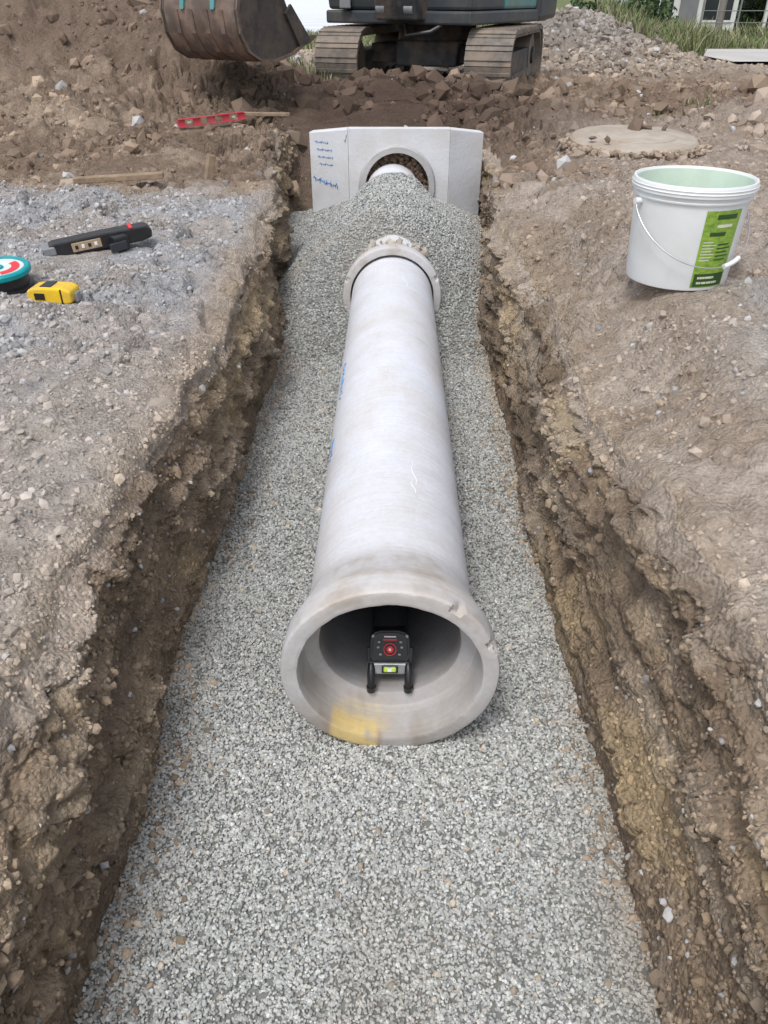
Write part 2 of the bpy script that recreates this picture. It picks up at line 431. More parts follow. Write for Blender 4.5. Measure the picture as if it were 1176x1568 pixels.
A = V[F[:, 0]]; B_ = V[F[:, 1]]; D_ = V[F[:, 3]]
area = np.linalg.norm(np.cross(B_-A, D_-A), axis=1)
cy = A[:, 1]; cx = A[:, 0]; cz = A[:, 2]
dist = np.sqrt(cx**2+cy**2+.5)
visible = (cy > .15) & (cy < 19) & (np.abs(cx) < .75*cy+1.0)
Kf = K.reshape(-1)[F[:, 0]]
inner = (Kf < 0) & (cy < 6.3)
wallf = (Kf >= 0) & (Kf < 1) & (cy < 6.3)
CGf = CG.reshape(-1, 3)
def clods(n, r0, r1, pw, wexp, wallw=.6, ymin=.15, ymax=19, clump=True, lift=.1, lift_col=1.0, region=None, grey=.05, cv=.16):
    w = area*visible*(~inner)*(cy > ymin)*(cy < ymax)/dist**wexp
    w = w*np.where(wallf, wallw, 1)
    cl = np.clip(.45+1.1*fbm(cx*1.6, cy*1.6, 0*cx, 3, seed=70), .03, 2) if clump else 1
    w = w*cl
    if region is not None: w = w*region
    w = w/w.sum()
    k = R.choice(len(w), n, p=w)
    u = R.rand(n, 1); vv = R.rand(n, 1)
    P = A[k]+(B_[k]-A[k])*u+(D_[k]-A[k])*vv
    r = r0*(r1/r0)**(R.rand(n)**pw)
    iw = wallf[k]
    P[:, 2] += np.where(iw, 0, r*lift)
    c = CGf[F[k, 0]]*R.uniform(1-cv, 1+cv, n)[:, None]*lift_col
    g = R.rand(n) < grey
    c[g] = np.array([.40, .395, .39])*R.uniform(.6, 1.3, g.sum())[:, None]
    keep = np.ones(n, bool)
    for fx, fy, fr in FLAT[:4]:
        keep &= ((P[:, 0]-fx)**2+(P[:, 1]-fy)**2 > (fr*.85)**2) | (r < .006)
    keep &= ~((P[:, 0] > 4.8) & (P[:, 1] > 12.6) & (P[:, 1] < 16.3))
    return stones(P[keep], r[keep], np.clip(c[keep], .02, .7))
bkreg = sm(4.2, 5.0, cy)
pile = sm(7.0, 8.0, cy)*(1-sm(15.5, 17, cy))
grl = sm(-.65, -.8, cx)*sm(1.6, 2.4, cy)*(1-sm(4.1, 4.5, cy))+.7*sm(.85, 1.0, cx)*(1-sm(1.9, 2.4, cy))
parts = [clods(38000, .0025, .008, 1.6, 2.2, wallw=.8),
         clods(7000, .007, .018, 1.8, 1.6, grey=.08, wallw=.5),
         clods(7000, .005, .017, 1.6, .8, grey=.6, region=grl),
         clods(420, .016, .036, 2.0, 1.2, wallw=.10, lift=-.2),
         clods(22000, .008, .028, 1.5, .6, region=bkreg),
         clods(5500, .025, .08, 1.9, .3, region=bkreg*(1-.6*np.exp(-((cx-1.5)/.7)**2-((cy-5)/.9)**2)), lift=-.1),
         clods(260, .06, .17, 1.8, .0, region=pile*(cx < 5)*np.where(cy > 10, .3, 1), lift=-.05, grey=0),
         clods(900, .035, .12, 1.5, .0, region=np.exp(-((cx-.1)/1.1)**2-((cy-8.0)/1.0)**2)+.8*np.exp(-((cx-3.0)/.7)**2-((cy-6.7)/.5)**2), lift=.0, grey=0, cv=.4),
         clods(5000, .025, .075, 1.5, 0, region=np.exp(-(np.abs((cx-2.9)/1.3)**2.2)-((cy-14.4)/1.7)**2), cv=.4),
         ]
v, f, c = merge(parts)
fast_mesh('soil_clods', v, f, M_clod, c)

# ------------------------------------------------------------ concrete
def concrete_pipe_mat():
    m, nt, b = new_mat('pipe_concrete')
    tc = nt.nodes.new('ShaderNodeTexCoord')
    mp = nt.nodes.new('ShaderNodeMapping'); mp.inputs['Scale'].default_value = (3, 130, 3)
    nt.links.new(tc.outputs['Object'], mp.inputs['Vector'])
    n1 = nt.nodes.new('ShaderNodeTexNoise'); n1.inputs['Scale'].default_value = 1; n1.inputs['Detail'].default_value = 3
    nt.links.new(mp.outputs[0], n1.inputs['Vector'])
    n2 = nt.nodes.new('ShaderNodeTexNoise'); n2.inputs['Scale'].default_value = 4; n2.inputs['Detail'].default_value = 6; n2.inputs['Roughness'].default_value = .65
    nt.links.new(tc.outputs['Object'], n2.inputs['Vector'])
    n3 = nt.nodes.new('ShaderNodeTexNoise'); n3.inputs['Scale'].default_value = 90; n3.inputs['Detail'].default_value = 4
    nt.links.new(tc.outputs['Object'], n3.inputs['Vector'])
    cr = nt.nodes.new('ShaderNodeValToRGB')
    cr.color_ramp.elements[0].position = .3; cr.color_ramp.elements[0].color = (.58, .57, .57, 1)
    cr.color_ramp.elements[1].position = .6; cr.color_ramp.elements[1].color = (.67, .685, .73, 1)
    nt.links.new(n2.outputs['Fac'], cr.inputs['Fac'])
    at = nt.nodes.new('ShaderNodeAttribute'); at.attribute_name = 'col'
    mu = nt.nodes.new('ShaderNodeMix'); mu.data_type = 'RGBA'; mu.blend_type = 'MULTIPLY'; mu.inputs['Factor'].default_value = 1
    nt.links.new(cr.outputs['Color'], mu.inputs['A']); nt.links.new(at.outputs['Color'], mu.inputs['B'])
    mr = nt.nodes.new('ShaderNodeMapRange'); mr.inputs['From Min'].default_value = .3; mr.inputs['From Max'].default_value = .7; mr.inputs['To Min'].default_value = .90; mr.inputs['To Max'].default_value = 1.08
    ad = nt.nodes.new('ShaderNodeMath'); ad.operation = 'ADD'
    nt.links.new(n1.outputs['Fac'], ad.inputs[0]); nt.links.new(n3.outputs['Fac'], ad.inputs[1])
    hf = nt.nodes.new('ShaderNodeMath'); hf.operation = 'MULTIPLY'; hf.inputs[1].default_value = .5
    nt.links.new(ad.outputs[0], hf.inputs[0]); nt.links.new(hf.outputs[0], mr.inputs['Value'])
    vm = nt.nodes.new('ShaderNodeVectorMath'); vm.operation = 'SCALE'
    nt.links.new(mu.outputs['Result'], vm.inputs[0]); nt.links.new(mr.outputs['Result'], vm.inputs['Scale'])
    nt.links.new(vm.outputs[0], b.inputs['Base Color'])
    bp = nt.nodes.new('ShaderNodeBump'); bp.inputs['Strength'].default_value = .5; bp.inputs['Distance'].default_value = .003
    nt.links.new(hf.outputs[0], bp.inputs['Height']); nt.links.new(bp.outputs['Normal'], b.inputs['Normal'])
    b.inputs['Roughness'].default_value = .65; b.inputs['Specular IOR Level'].default_value = .35
    return m
M_pipe = concrete_pipe_mat()
PZ = .2225
def make_pipe(name, y0, length, zc, seed, stain=True, slope=0):
    ro = .181; rb = .2225; ri = .15; rs = .187
    prof = []
    n = int((length-.2)/.02)
    for i in range(n+1): prof.append((ro, length-(length-.2)*i/n))
    for i in range(1, 13):
        tt = i/12; prof.append((ro+(rb-.003-ro)*(tt**1.25), .2-.135*tt))
    prof += [(rb-.002, .055), (rb-.001, .04), (rb, .03), (rb, .02), (rb, .012), (rb-.0008, .006), (rb-.0035, .001), (rb-.006, 0), (rb-.016, .0), (rb-.026, 0), (rs+.005, 0), (rs+.001, .0015), (rs, .006), (rs-.001, .03), (rs-.002, .06), (rs-.003, .084), (rs-.005, .090), (rs-.015, .093), (ri+.006, .095), (ri+.001, .098), (ri, .106)]
    for i in range(1, 60): prof.append((ri, .106+(length-.106)*i/59))
    prof = np.array(prof); seg = 260
    a = np.linspace(0, 2*np.pi, seg, endpoint=False)
    r = prof[:, 0][:, None]+0*a[None]; s = prof[:, 1][:, None]+0*a[None]
    aa = a[None]+0*r
    x = r*np.sin(aa); z = r*np.cos(aa)
    lip = np.exp(-(s/.02)**2)
    nn = fbm(x*30+seed, s*30, z*30, 3, .6, seed=80)
    chip = np.clip(fbm(x*24+seed, s*24, z*24, 4, .65, seed=81)-.26, 0, 1)
    outer = (r > .215).astype(float)
    r2 = r+.0010*nn*(.4+lip)-lip*chip*.035*outer
    s2 = s+np.exp(-(s/.03)**2)*chip*.04*outer+.0012*nn*(s < .002)
    x = r2*np.sin(aa); z = r2*np.cos(aa)
    V = np.stack([x, y0+s2, zc+z+slope*s2], -1)
    colr = np.ones(V.shape)
    bellw = sm(.24, .14, s)
    tint = np.array([.86, .83, .79])
    colr = colr*(1-bellw[..., None])+tint*bellw[..., None]
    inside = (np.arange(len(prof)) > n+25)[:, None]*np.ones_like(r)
    deep_shade = sm(.092, .12, s)*inside
    deep_shade2 = sm(.12, .40, s)*inside
    colr = colr*(1-inside[..., None]*.16)*(1-.45*deep_shade[..., None])*(1-.6*deep_shade2[..., None])  # the deep masks paint the bore's shade into the concrete colour
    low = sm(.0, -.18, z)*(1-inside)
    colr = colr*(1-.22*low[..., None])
    blot = sm(.1, .5, fbm(x*6+seed, s*3, z*6, 4, .6, seed=83))
    colr = colr*(1-.08*blot[..., None]*np.array([.6, 1, 1.6]))
    bl2 = sm(.0, .5, fbm(x*14+seed, s*14, z*14, 4, .65, seed=86))*bellw
    colr = colr*(1-.22*bl2[..., None]*np.array([.8, 1, 1.25]))
    arcs = sm(.3, .6, fbm(x*5, s*40, z*5, 2, seed=87))*sm(.04, .12, x)*(1-bellw)
    colr = colr*(1-.10*arcs[..., None])
    colr = colr*(1+.10*(lip*chip*3)[..., None])
    seam = np.exp(-((aa-.06*1)/.006)**2)*(1-bellw)
    colr = colr*(1-.06*seam[..., None])
    if stain:
        nz = fbm(x*22, s*22, z*22, 3, .6, seed=85)
        rim = sm(.054, .044, np.abs(x+.078+.010*nz))*sm(-.12, -.15, z)*(s < .04)*sm(-.75, -.35, nz)
        ins = sm(.075, .04, np.abs(x+.055+.03*nz))*sm(-.09, -.13, z)*sm(.095, .085, s)*sm(-.35, .25, nz)*.65*inside
        ylw = np.clip(rim*.95+ins, 0, 1)
        colr = colr*(1-ylw[..., None])+ylw[..., None]*np.array([1.10, .84, .36])
        rust = (np.exp(-((x+.133)/.008)**2)+np.exp(-((x+.022)/.006)**2))*sm(-.12, -.15, z)*(s < .02)*.7
        colr = colr*(1-rust[..., None])+rust[..., None]*np.array([.55, .40, .28])
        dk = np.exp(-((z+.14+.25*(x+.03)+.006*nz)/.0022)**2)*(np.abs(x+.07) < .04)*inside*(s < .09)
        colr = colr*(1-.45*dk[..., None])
    P = len(prof); ii = np.arange(P*seg).reshape(P, seg)
    F = np.stack([ii[:-1], np.roll(ii, -1, 1)[:-1], np.roll(ii, -1, 1)[1:], ii[1:]], -1).reshape(-1, 4)
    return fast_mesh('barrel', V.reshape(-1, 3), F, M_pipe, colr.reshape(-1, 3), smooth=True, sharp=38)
Y1 = 1.100; Y2 = Y1+2.315
M_blue = simple('blue_marker', (.08, .25, .56), .7, var=.3, scale=60)
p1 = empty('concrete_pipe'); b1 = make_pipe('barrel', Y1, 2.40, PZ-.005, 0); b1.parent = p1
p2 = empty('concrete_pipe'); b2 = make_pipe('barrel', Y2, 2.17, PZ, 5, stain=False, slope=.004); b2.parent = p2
PZ1 = PZ-.005
def on_pipe(ang, s, r=.1825): return Vector((r*math.sin(ang), Y1+s, PZ1+r*math.cos(ang)))
M_mark = simple('scratch', (.74, .74, .75), .8)
for (a0, s0, a1, s1) in [(.32, .42, .27, .48), (.34, .46, .28, .56), (.34, 1.95, .24, 2.12), (-.1, 1.1, -.13, 1.16)]:
    pts = [on_pipe(a0+(a1-a0)*i/8+.02*math.sin(i), s0+(s1-s0)*i/8, .1806) for i in range(9)]
    tube('scuff', pts, .0014, M_mark, p1, 5)
def scribble(name, s0, s1, a_mid, n, parent):
    pts = []
    for i in range(n):
        q = i/(n-1); s = s0+(s1-s0)*q
        pts.append(on_pipe(a_mid+.055*math.sin(i*1.9)+.02*math.sin(i*5.3), s+.015*math.cos(i*2.3), .1806))
    return tube(name, pts, .0020, M_blue, parent, 5)
scribble('handwriting', .74, .86, -1.20, 14, p1); scribble('handwriting', 1.10, 1.38, -1.10, 27, p1)
n = 90
ang = R.uniform(-.7, .75, n)
P = np.stack([.22*np.sin(ang), Y2+R.uniform(.07, .24, n), PZ+.19*np.cos(ang)+R.uniform(-.018, .002, n)], -1)
v, f, c = stones(P, R.uniform(.008, .024, n), np.clip(np.tile([.42, .385, .33], (n, 1))*R.uniform(.75, 1.15, (n, 1)), 0, 1))
fast_mesh('joint_mortar', v, f, M_clod, c, parent=p2)
# headwall
M_hw = simple('headwall_concrete', (.63, .64, .665), .8, var=.06, scale=6, bump=.25, bscale=50, dirt=(.53, .50, .465), dirt_amt=.45, dscale=4)
hw = empty('concrete_headwall')
HY = 5.56; hx = .03
def wall_with_hole(name, x0, x1, z0, z1, cx_, cz_, r, y0, y1, mat, parent):
    n = 96; verts = []; faces = []
    ring = [(cx_+r*math.cos(2*math.pi*i/n), cz_+r*math.sin(2*math.pi*i/n)) for i in range(n)]
    outer = []
    for i in range(n):
        a = 2*math.pi*i/n; dx, dz = math.cos(a), math.sin(a)
        ts = []
        if dx > 1e-9: ts.append((x1-cx_)/dx)
        if dx < -1e-9: ts.append((x0-cx_)/dx)
        if dz > 1e-9: ts.append((z1-cz_)/dz)
        if dz < -1e-9: ts.append((z0-cz_)/dz)
        tt = min(ts); outer.append([cx_+dx*tt, cz_+dz*tt])
    for (qx, qz) in [(x0, z0), (x0, z1), (x1, z0), (x1, z1)]:
        k = min(range(n), key=lambda i: (outer[i][0]-qx)**2+(outer[i][1]-qz)**2); outer[k] = [qx, qz]
    for yy in (y0, y1):
        verts += [(a, yy, b) for a, b in ring]; verts += [(a, yy, b) for a, b in outer]
    for i in range(n):
        j = (i+1) % n
        faces += [(i, j, n+j, n+i), (2*n+i, 2*n+j, 3*n+j, 3*n+i), (i, j, 2*n+j, 2*n+i), (n+i, n+j, 3*n+j, 3*n+i)]
    return py_mesh(name, verts, faces, mat, parent)
HT = .625
wall_with_hole('front_wall', hx-.325, hx+.345, -.10, HT, hx, .27, .215, HY, HY+.10, M_hw, hw)
M_col = simple('collar_concrete', (.42, .415, .41), .85, var=.1, scale=10, bump=.3, bscale=50)
lathe('collar', [(.212, 0), (.216, -.030), (.250, -.030), (.262, 0.002)], M_col, hw, Matrix.Translation((hx, HY, .27)) @ Matrix.Rotation(rad(90), 4, 'X') @ Matrix.Scale(-1, 4, (0, 0, 1)), seg=96)
for sgn in (-1, 1):
    xi = hx+(-.325 if sgn < 0 else .345); xo = xi+sgn*(.27 if sgn < 0 else .235); yo = HY+.16
    th = .09
    zt = HT-.04
    v = [(xi, HY, -.1), (xo, yo, -.1), (xo-sgn*.02, yo+th, -.1), (xi, HY+.10, -.1),
         (xi, HY, HT), (xo, yo, zt), (xo-sgn*.02, yo+th, zt), (xi, HY+.10, HT)]
    v = [Vector(p)+Vector((sgn*.0015, 0, 0)) for p in v]
    py_mesh('wing_wall', v, [(0, 1, 2, 3), (4, 5, 6, 7), (0, 1, 5, 4), (1, 2, 6, 5), (2, 3, 7, 6), (3, 0, 4, 7)], M_hw, hw, bevel=.006)
def wingpt(u, z):
    xi = hx-.325; return Vector((xi-.27*u-.0015, HY+.16*u-.002, z))
for row, (za, u0, u1, nn, am) in enumerate([(.53, .84, .50, 8, .010), (.485, .80, .42, 10, .010), (.44, .78, .40, 10, .009), (.395, .74, .38, 9, .009), (.30, .92, .28, 14, .022)]):
    pts = []
    for i in range(nn*3):
        q = i/(nn*3-1); pts.append(wingpt(u0+(u1-u0)*q+.015*math.cos(i*1.7), za-.04*q*(row == 4)+am*math.sin(i*2.2)*(.5+.5*math.sin(i*.7))))
    tube('handwriting', pts, .0016 if row < 4 else .0028, M_blue, hw, 4)
tube('tick_mark', [wingpt(.10, .56), wingpt(.07, .545), wingpt(.03, .59)], .0022, simple('green_marker', (.05, .3, .2)), hw, 4)
n = 1300
aa = R.uniform(0, 2*np.pi, n); rr = .215*np.sqrt(R.uniform(.4, 1, n))
P = np.stack([hx*.6+rr*np.cos(aa), HY+R.uniform(.03, .10, n), .265+rr*np.sin(aa)], -1)
v, f, c = stones(P, R.uniform(.006, .022, n), np.tile([.165, .115, .085], (n, 1))*R.uniform(.6, 1.4, (n, 1)))
fast_mesh('packed_soil', v, f, M_clod, c)

# ------------------------------------------------------------ pipe laser
M_blk = simple('black_plastic', (.018, .018, .02), .35, var=.3, scale=40, bump=.05, spec=.5)
M_dgr = simple('dark_grey_metal', (.045, .048, .055), .4, var=.2, scale=30, metal=.3)
M_lgr = simple('grey_metal', (.30, .31, .32), .4, metal=.4)
M_red = simple('red_plastic', (.78, .03, .04), .35)
M_wht = simple('white_mark', (.8, .8, .8), .5)
M_vial = simple('vial_green', (.50, .75, .06), .2, var=.05)
pl = empty('pipe_laser')
LY = Y1+.122
TL = Matrix.Translation((0, LY, PZ-.108)) @ Matrix.Rotation(rad(-28), 4, 'X')
def lathe_y(name, prof, M, mat, parent, seg=40): return lathe(name, prof, mat, parent, M @ Matrix.Rotation(rad(90), 4, 'X'), seg)
lathe('housing', [(0.001, .0), (.040, 0), (.043, .006), (.043, .22), (.038, .23), (.001, .23)], M_dgr, pl, Matrix.Translation((0, LY+.05, PZ-.086)) @ Matrix.Rotation(rad(-90), 4, 'X'), 48)
face = [(-.040, .0), (.040, .0), (.046, .012), (.044, .054), (.036, .066), (.020, .071), (-.020, .071), (-.036, .066), (-.044, .054), (-.046, .012)]
fr = lambda a, w, b: TL @ Vector((a, w, b+.018))
prism('head', face, -.004, .05, M_dgr, pl, fr, .003)
face2 = [(a*.86, b*.86+.006) for a, b in face]
prism('face_panel', face2, -.0075, -.0035, M_blk, pl, fr, .001)
Mf = TL @ Matrix.Translation((0, -.0085, .048))
lathe_y('target_ring', [(.0125, 0), (.0125, .003), (.0142, .003), (.0142, 0)], Mf, M_red, pl)
lathe_y('target_dot', [(.0005, .003), (.0075, .003), (.0075, 0)], Mf, M_red, pl)
lathe_y('target_centre', [(.0004, .0042), (.0028, .0042), (.0028, .003)], Mf, M_wht, pl, 16)
for a, b in [(-.026, .048), (.026, .048), (-.021, .032), (.021, .032), (-.024, .060), (.024, .060)]:
    box('button', (.006, .002, .0045), (a, -.009, b+.004), M_lgr, pl, bevel=.0008, M=TL)
for sx in (-1, 1): lathe_y('screw', [(.0005, .002), (.0035, .002), (.0035, 0)], TL @ Matrix.Translation((sx*.037, -.0035, .076)), M_lgr, pl, 16)
box('label', (.026, .001, .003), (0, -.008, .076), M_wht, pl, M=TL)
box('label_red', (.030, .001, .003), (0, -.008, .069), M_red, pl, M=TL)
box('lower_panel', (.088, .03, .026), (0, .004, .004), M_lgr, pl, bevel=.004, M=TL)
box('level_vial', (.028, .008, .012), (0, -.014, .004), M_vial, pl, bevel=.003, M=TL)
box('vial_bubble', (.010, .002, .009), (0, -.0185, .004), M_wht, pl, bevel=.0008, M=TL)
box('vial_frame', (.036, .006, .017), (0, -.0125, .004), M_blk, pl, bevel=.002, M=TL)
for sx in (-1, 1):
    tube('leg', [TL @ Vector((sx*.041, -.006, .014)), TL @ Vector((sx*.041, -.018, -.004)), (sx*.041, LY-.028, PZ1-.136)], [.0075, .009, .0085], M_blk, pl, 14)
    tube('side_grip', [TL @ Vector((sx*.046, 0, .02)), TL @ Vector((sx*.047, 0, .05))], [.005, .005], M_dgr, pl, 10)
    tube('foot', [(sx*.041, LY-.027, PZ1-.128), (sx*.041, LY-.029, PZ1-.141)], [.0110, .0098], M_blk, pl, 14)

# ------------------------------------------------------------ pail
pail = empty('plastic_bucket')
M_pw = simple('white_plastic', (.76, .785, .79), .35, var=.04, scale=5, bump=.02, dirt=(.60, .585, .54), dirt_amt=.25)
M_pi = simple('inner_plastic', (.60, .72, .62), .45, var=.04, dirt=(.45, .42, .34), dirt_amt=.2)
px, py_ = .845, 2.31; pz = float(top_base(np.array([px]), np.array([py_]))[0])-.003
H = .272; PS = 1.03; TP = Matrix.Translation((px, py_, pz)) @ Matrix.Scale(PS, 4)
lathe('shell', [(.001, .002), (.125, .0), (.137, .003), (.139, .01), (.151, H-.045), (.156, H-.044), (.157, H-.040), (.153, H-.036), (.153, H-.028), (.162, H-.027), (.163, H-.006), (.160, H), (.155, H), (.152, H-.006)], M_pw, pail, TP, 96)
lathe('interior', [(.152, H-.006), (.150, H-.04), (.136, .012), (.001, .008)], M_pi, pail, TP, 96)
for hh in (H-.020, H-.012):
    lathe('rim_rib', [(.1625, hh), (.1645, hh+.002), (.1625, hh+.004)], M_pw, pail, TP, 96)
m, nt, b = new_mat('label_green')
tc = nt.nodes.new('ShaderNodeTexCoord'); wv = nt.nodes.new('ShaderNodeTexNoise'); mp = nt.nodes.new('ShaderNodeMapping')
mp.inputs['Scale'].default_value = (40, 40, 70); wv.inputs['Scale'].default_value = 1.5; wv.inputs['Detail'].default_value = 3
nt.links.new(tc.outputs['Object'], mp.inputs[0]); nt.links.new(mp.outputs[0], wv.inputs['Vector'])
cr = nt.nodes.new('ShaderNodeValToRGB'); cr.color_ramp.interpolation = 'LINEAR'
cr.color_ramp.elements[0].position = .3; cr.color_ramp.elements[0].color = (.14, .27, .04, 1); cr.color_ramp.elements[1].position = .65; cr.color_ramp.elements[1].color = (.30, .46, .06, 1)
nt.links.new(wv.outputs['Fac'], cr.inputs[0]); nt.links.new(cr.outputs[0], b.inputs['Base Color']); b.inputs['Roughness'].default_value = .4
def pr(h): return .139+(.151-.139)*(h-.01)/(H-.055)+.0008
lathe('label', [(pr(.012), .012), (pr(.12), .12), (pr(.215), .215)], m, pail, TP, 24, a0=rad(-92), a1=rad(-50))
M_ld = simple('label_dark', (.03, .08, .02), .4); M_lp = simple('label_pale', (.62, .66, .5), .4)
def lab(h0, h1, a0, a1, mt): lathe('label_print', [(pr(h0)+.0006, h0), (pr(h1)+.0006, h1)], mt, pail, TP, 12, a0=rad(a0), a1=rad(a1))
lab(.193, .205, -80, -56, M_ld); lab(.172, .180, -78, -60, M_lp); lab(.150, .160, -84, -66, M_ld)
for i in range(7): lab(.085+i*.008, .088+i*.008, -89, -78+2*(i % 3), M_lp)
for i in range(5): lab(.085+i*.010, .089+i*.010, -72, -57+3*(i % 2), M_ld)
lab(.015, .050, -90, -52, M_ld); lab(.022, .028, -86, -60, M_lp); lab(.036, .042, -86, -66, M_lp)
ea = rad(-166)
ed = Vector((math.cos(ea), math.sin(ea), 0)); fd = Vector((math.cos(ea+math.pi/2), math.sin(ea+math.pi/2), 0))
M_wire = simple('wire', (.6, .6, .6), .3, metal=.8)
c0 = Vector((px, py_, pz+(H-.055)*PS))
def hpt(tt, k=1.0): return c0+(ed*.168*math.cos(tt)+fd*(.166*k*math.sin(tt))+Vector((0, 0, -.145*math.sin(tt)**.8)))*PS
tube('handle', [hpt(tt) for tt in np.linspace(0, math.pi, 40)], .0018, M_wire, pail, 8)
tube('handle_grip', [hpt(tt, 1.012) for tt in np.linspace(1.75, 2.10, 6)], .007, M_pw, pail, 12)
for sgn in (-1, 1):
    tube('handle_ear', [c0+ed*.150*sgn*PS, c0+ed*.170*sgn*PS], .009, M_pw, pail, 16)

# ------------------------------------------------------------ left bank tools
M_yel = simple('yellow_plastic', (.80, .52, .02), .4, var=.08, bump=.02, dirt=(.3, .25, .2), dirt_amt=.35, dscale=25)
M_teal = simple('teal_plastic', (.0, .30, .33), .35)
M_tl = simple('teal_label', (.62, .70, .68), .4)
def gz0(x, y): return float(top_z(np.array([x]), np.array([y]))[0])
tm = empty('tape_measure')
TT = Matrix.Translation((-1.15, 2.57, gz0(-1.15, 2.57)+.024)) @ Matrix.Rotation(rad(-4), 4, 'Z')
pf = [(-.075, -.02), (-.06, -.026), (.06, -.026), (.078, -.02), (.078, .018), (.055, .028), (-.02, .030), (-.06, .026), (-.075, .015)]
prism('case', pf, -.04, .04, M_yel, tm, lambda a, w, b: TT @ Vector((a, w, b)), .007)
box('grip', (.04, .060, .010), (-.01, 0, .027), M_blk, tm, bevel=.003, M=TT)
box('grip_rib', (.006, .084, .05), (.045, 0, .0), M_blk, tm, bevel=.002, M=TT)
box('end_hook', (.012, .03, .03), (.083, 0, -.008), M_lgr, tm, bevel=.002, M=TT)
box('label', (.035, .002, .022), (-.03, -.0415, .0), M_blk, tm, bevel=.0005, M=TT)
tr = empty('tape_roll')
TR = Matrix.Translation((-1.38, 2.70, gz0(-1.38, 2.70)+.002)) @ Matrix.Rotation(rad(5), 4, 'X')
lathe('reel', [(.001, 0), (.100, 0), (.104, .004), (.104, .014), (.092, .018), (.092, .052), (.104, .055), (.105, .068), (.101, .073), (.092, .074), (.088, .070), (.001, .070)], M_blk, tr, TR, 64)
lathe('rim', [(.104, .054), (.1075, .058), (.1075, .070), (.102, .0755), (.089, .0755), (.087, .072)], M_teal, tr, TR, 64)
lathe('face_label', [(.001, .0715), (.086, .0715)], M_tl, tr, TR, 64)
lathe('face_print', [(.045, .073), (.072, .073)], M_red, tr, TR, 40, a0=rad(-60), a1=rad(60))
lathe('hub', [(.001, .077), (.018, .077), (.020, .072)], M_teal, tr, TR, 32)
lr = empty('laser_receiver')
TLx = Matrix.Translation((-1.20, 3.20, gz0(-1.20, 3.20)+.035)) @ Matrix.Rotation(rad(24), 4, 'Z') @ Matrix.Rotation(rad(-6), 4, 'Y') @ Matrix.Scale(1.15, 4)
pf = [(-.19, -.006), (-.165, -.022), (.15, -.026), (.185, -.018), (.19, .006), (.175, .022), (.02, .026), (-.15, .024), (-.185, .010)]
prism('body', pf, -.035, .035, M_blk, lr, lambda a, w, b: TLx @ Vector((a, w, b)), .005)
box('display', (.10, .004, .030), (-.04, -.036, .0), simple('display_orange', (.40, .30, .20), .3), lr, bevel=.002, M=TLx)
for i in range(4):
    box('button', (.010, .004, .012), (-.075+i*.022, -.0385, .0), M_wht if i % 2 else M_blk, lr, bevel=.001, M=TLx)
box('end_cap', (.045, .074, .034), (-.165, 0, .002), M_lgr, lr, bevel=.008, M=TLx)
box('clamp', (.05, .05, .05), (.07, -.05, -.01), M_blk, lr, bevel=.006, rot=(0, 0, .3), M=TLx)
box('clamp_plate', (.06, .012, .03), (.06, -.082, -.015), M_dgr, lr, bevel=.003, rot=(0, 0, .3), M=TLx)
box('red_stripe', (.012, .072, .004), (.12, 0, .026), M_red, lr, bevel=.001, M=TLx)

# ------------------------------------------------------------ red spirit level & timbers
sl = empty('spirit_level')
TS = Matrix.Translation((-1.38, 6.50, gz0(-1.40, 6.55)+.055)) @ Matrix.Rotation(rad(20), 4, 'Z') @ Matrix.Rotation(rad(-4), 4, 'Y')
M_red2 = simple('faded_red', (.50, .05, .07), .5, dirt=(.3, .22, .18), dirt_amt=.4)
for zz in (-.024, .024): box('flange', (.50, .03, .007), (0, 0, zz), M_red2, sl, bevel=.001, M=TS)
for xx in (-.23, -.11, .0, .11, .23): box('web', (.06, .012, .041), (xx, 0, 0), M_red2, sl, bevel=.001, M=TS)
for xx in (-.17, .17): box('vial', (.030, .014, .014), (xx, 0, 0), M_lp, sl, bevel=.002, M=TS)
M_wood = simple('weathered_timber', (.30, .22, .15), .85, var=.3, scale=25, bump=.4, bscale=60, dirt=(.18, .13, .09), dirt_amt=.6)
def plank(x, y, dz, L, w, h, rz, ry, rx=0):
    e = empty('timber_stake')
    box('board', (L, w, h), (0, 0, 0), M_wood, e, bevel=.004, M=Matrix.Translation((x, y, gz0(x, y)+dz)) @ Euler((rx, ry, rz)).to_matrix().to_4x4())
    return e
plank(-1.00, 6.65, .055, .40, .05, .025, rad(3), rad(1))
plank(-1.50, 4.50, .030, .48, .06, .03, rad(8), rad(-2))
plank(-1.03, 4.65, .05, .16, .045, .04, rad(30), rad(-75))

# ------------------------------------------------------------ manhole slab
ms = empty('manhole_cover')
M_slab = simple('slab_concrete', (.40, .35, .295), .9, var=.15, scale=10, bump=.4, bscale=50, dirt=(.34, .275, .215), dirt_amt=.85, dscale=4)
zz = float(top_base(np.array([1.62]), np.array([5.75]))[0])
lathe('slab', [(.001, .075), (.36, .075), (.405, .07), (.42, .055), (.425, -.08)], M_slab, ms, Matrix.Translation((1.62, 5.72, zz)) @ Matrix.Rotation(rad(3), 4, 'X'), 72)
lathe('lid', [(.001, .084), (.25, .084), (.262, .080), (.265, .07)], M_slab, ms, Matrix.Translation((1.64, 5.74, zz)) @ Matrix.Rotation(rad(3), 4, 'X'), 60)
P = np.array([(1.66, 5.90), (1.75, 5.93), (1.86, 5.88), (1.30, 5.52), (1.38, 5.44)])
n = len(P); P = np.concatenate([P, np.full((n, 1), zz+.09)], 1)
v, f, c = stones(P, np.array([.09, .06, .045, .03, .025]), np.tile([.15, .11, .085], (n, 1))*R.uniform(.9, 1.3, (n, 1)), flat=(.4, .6))
fast_mesh('soil_lumps', v, f, M_clod, c, parent=ms)
n = 700
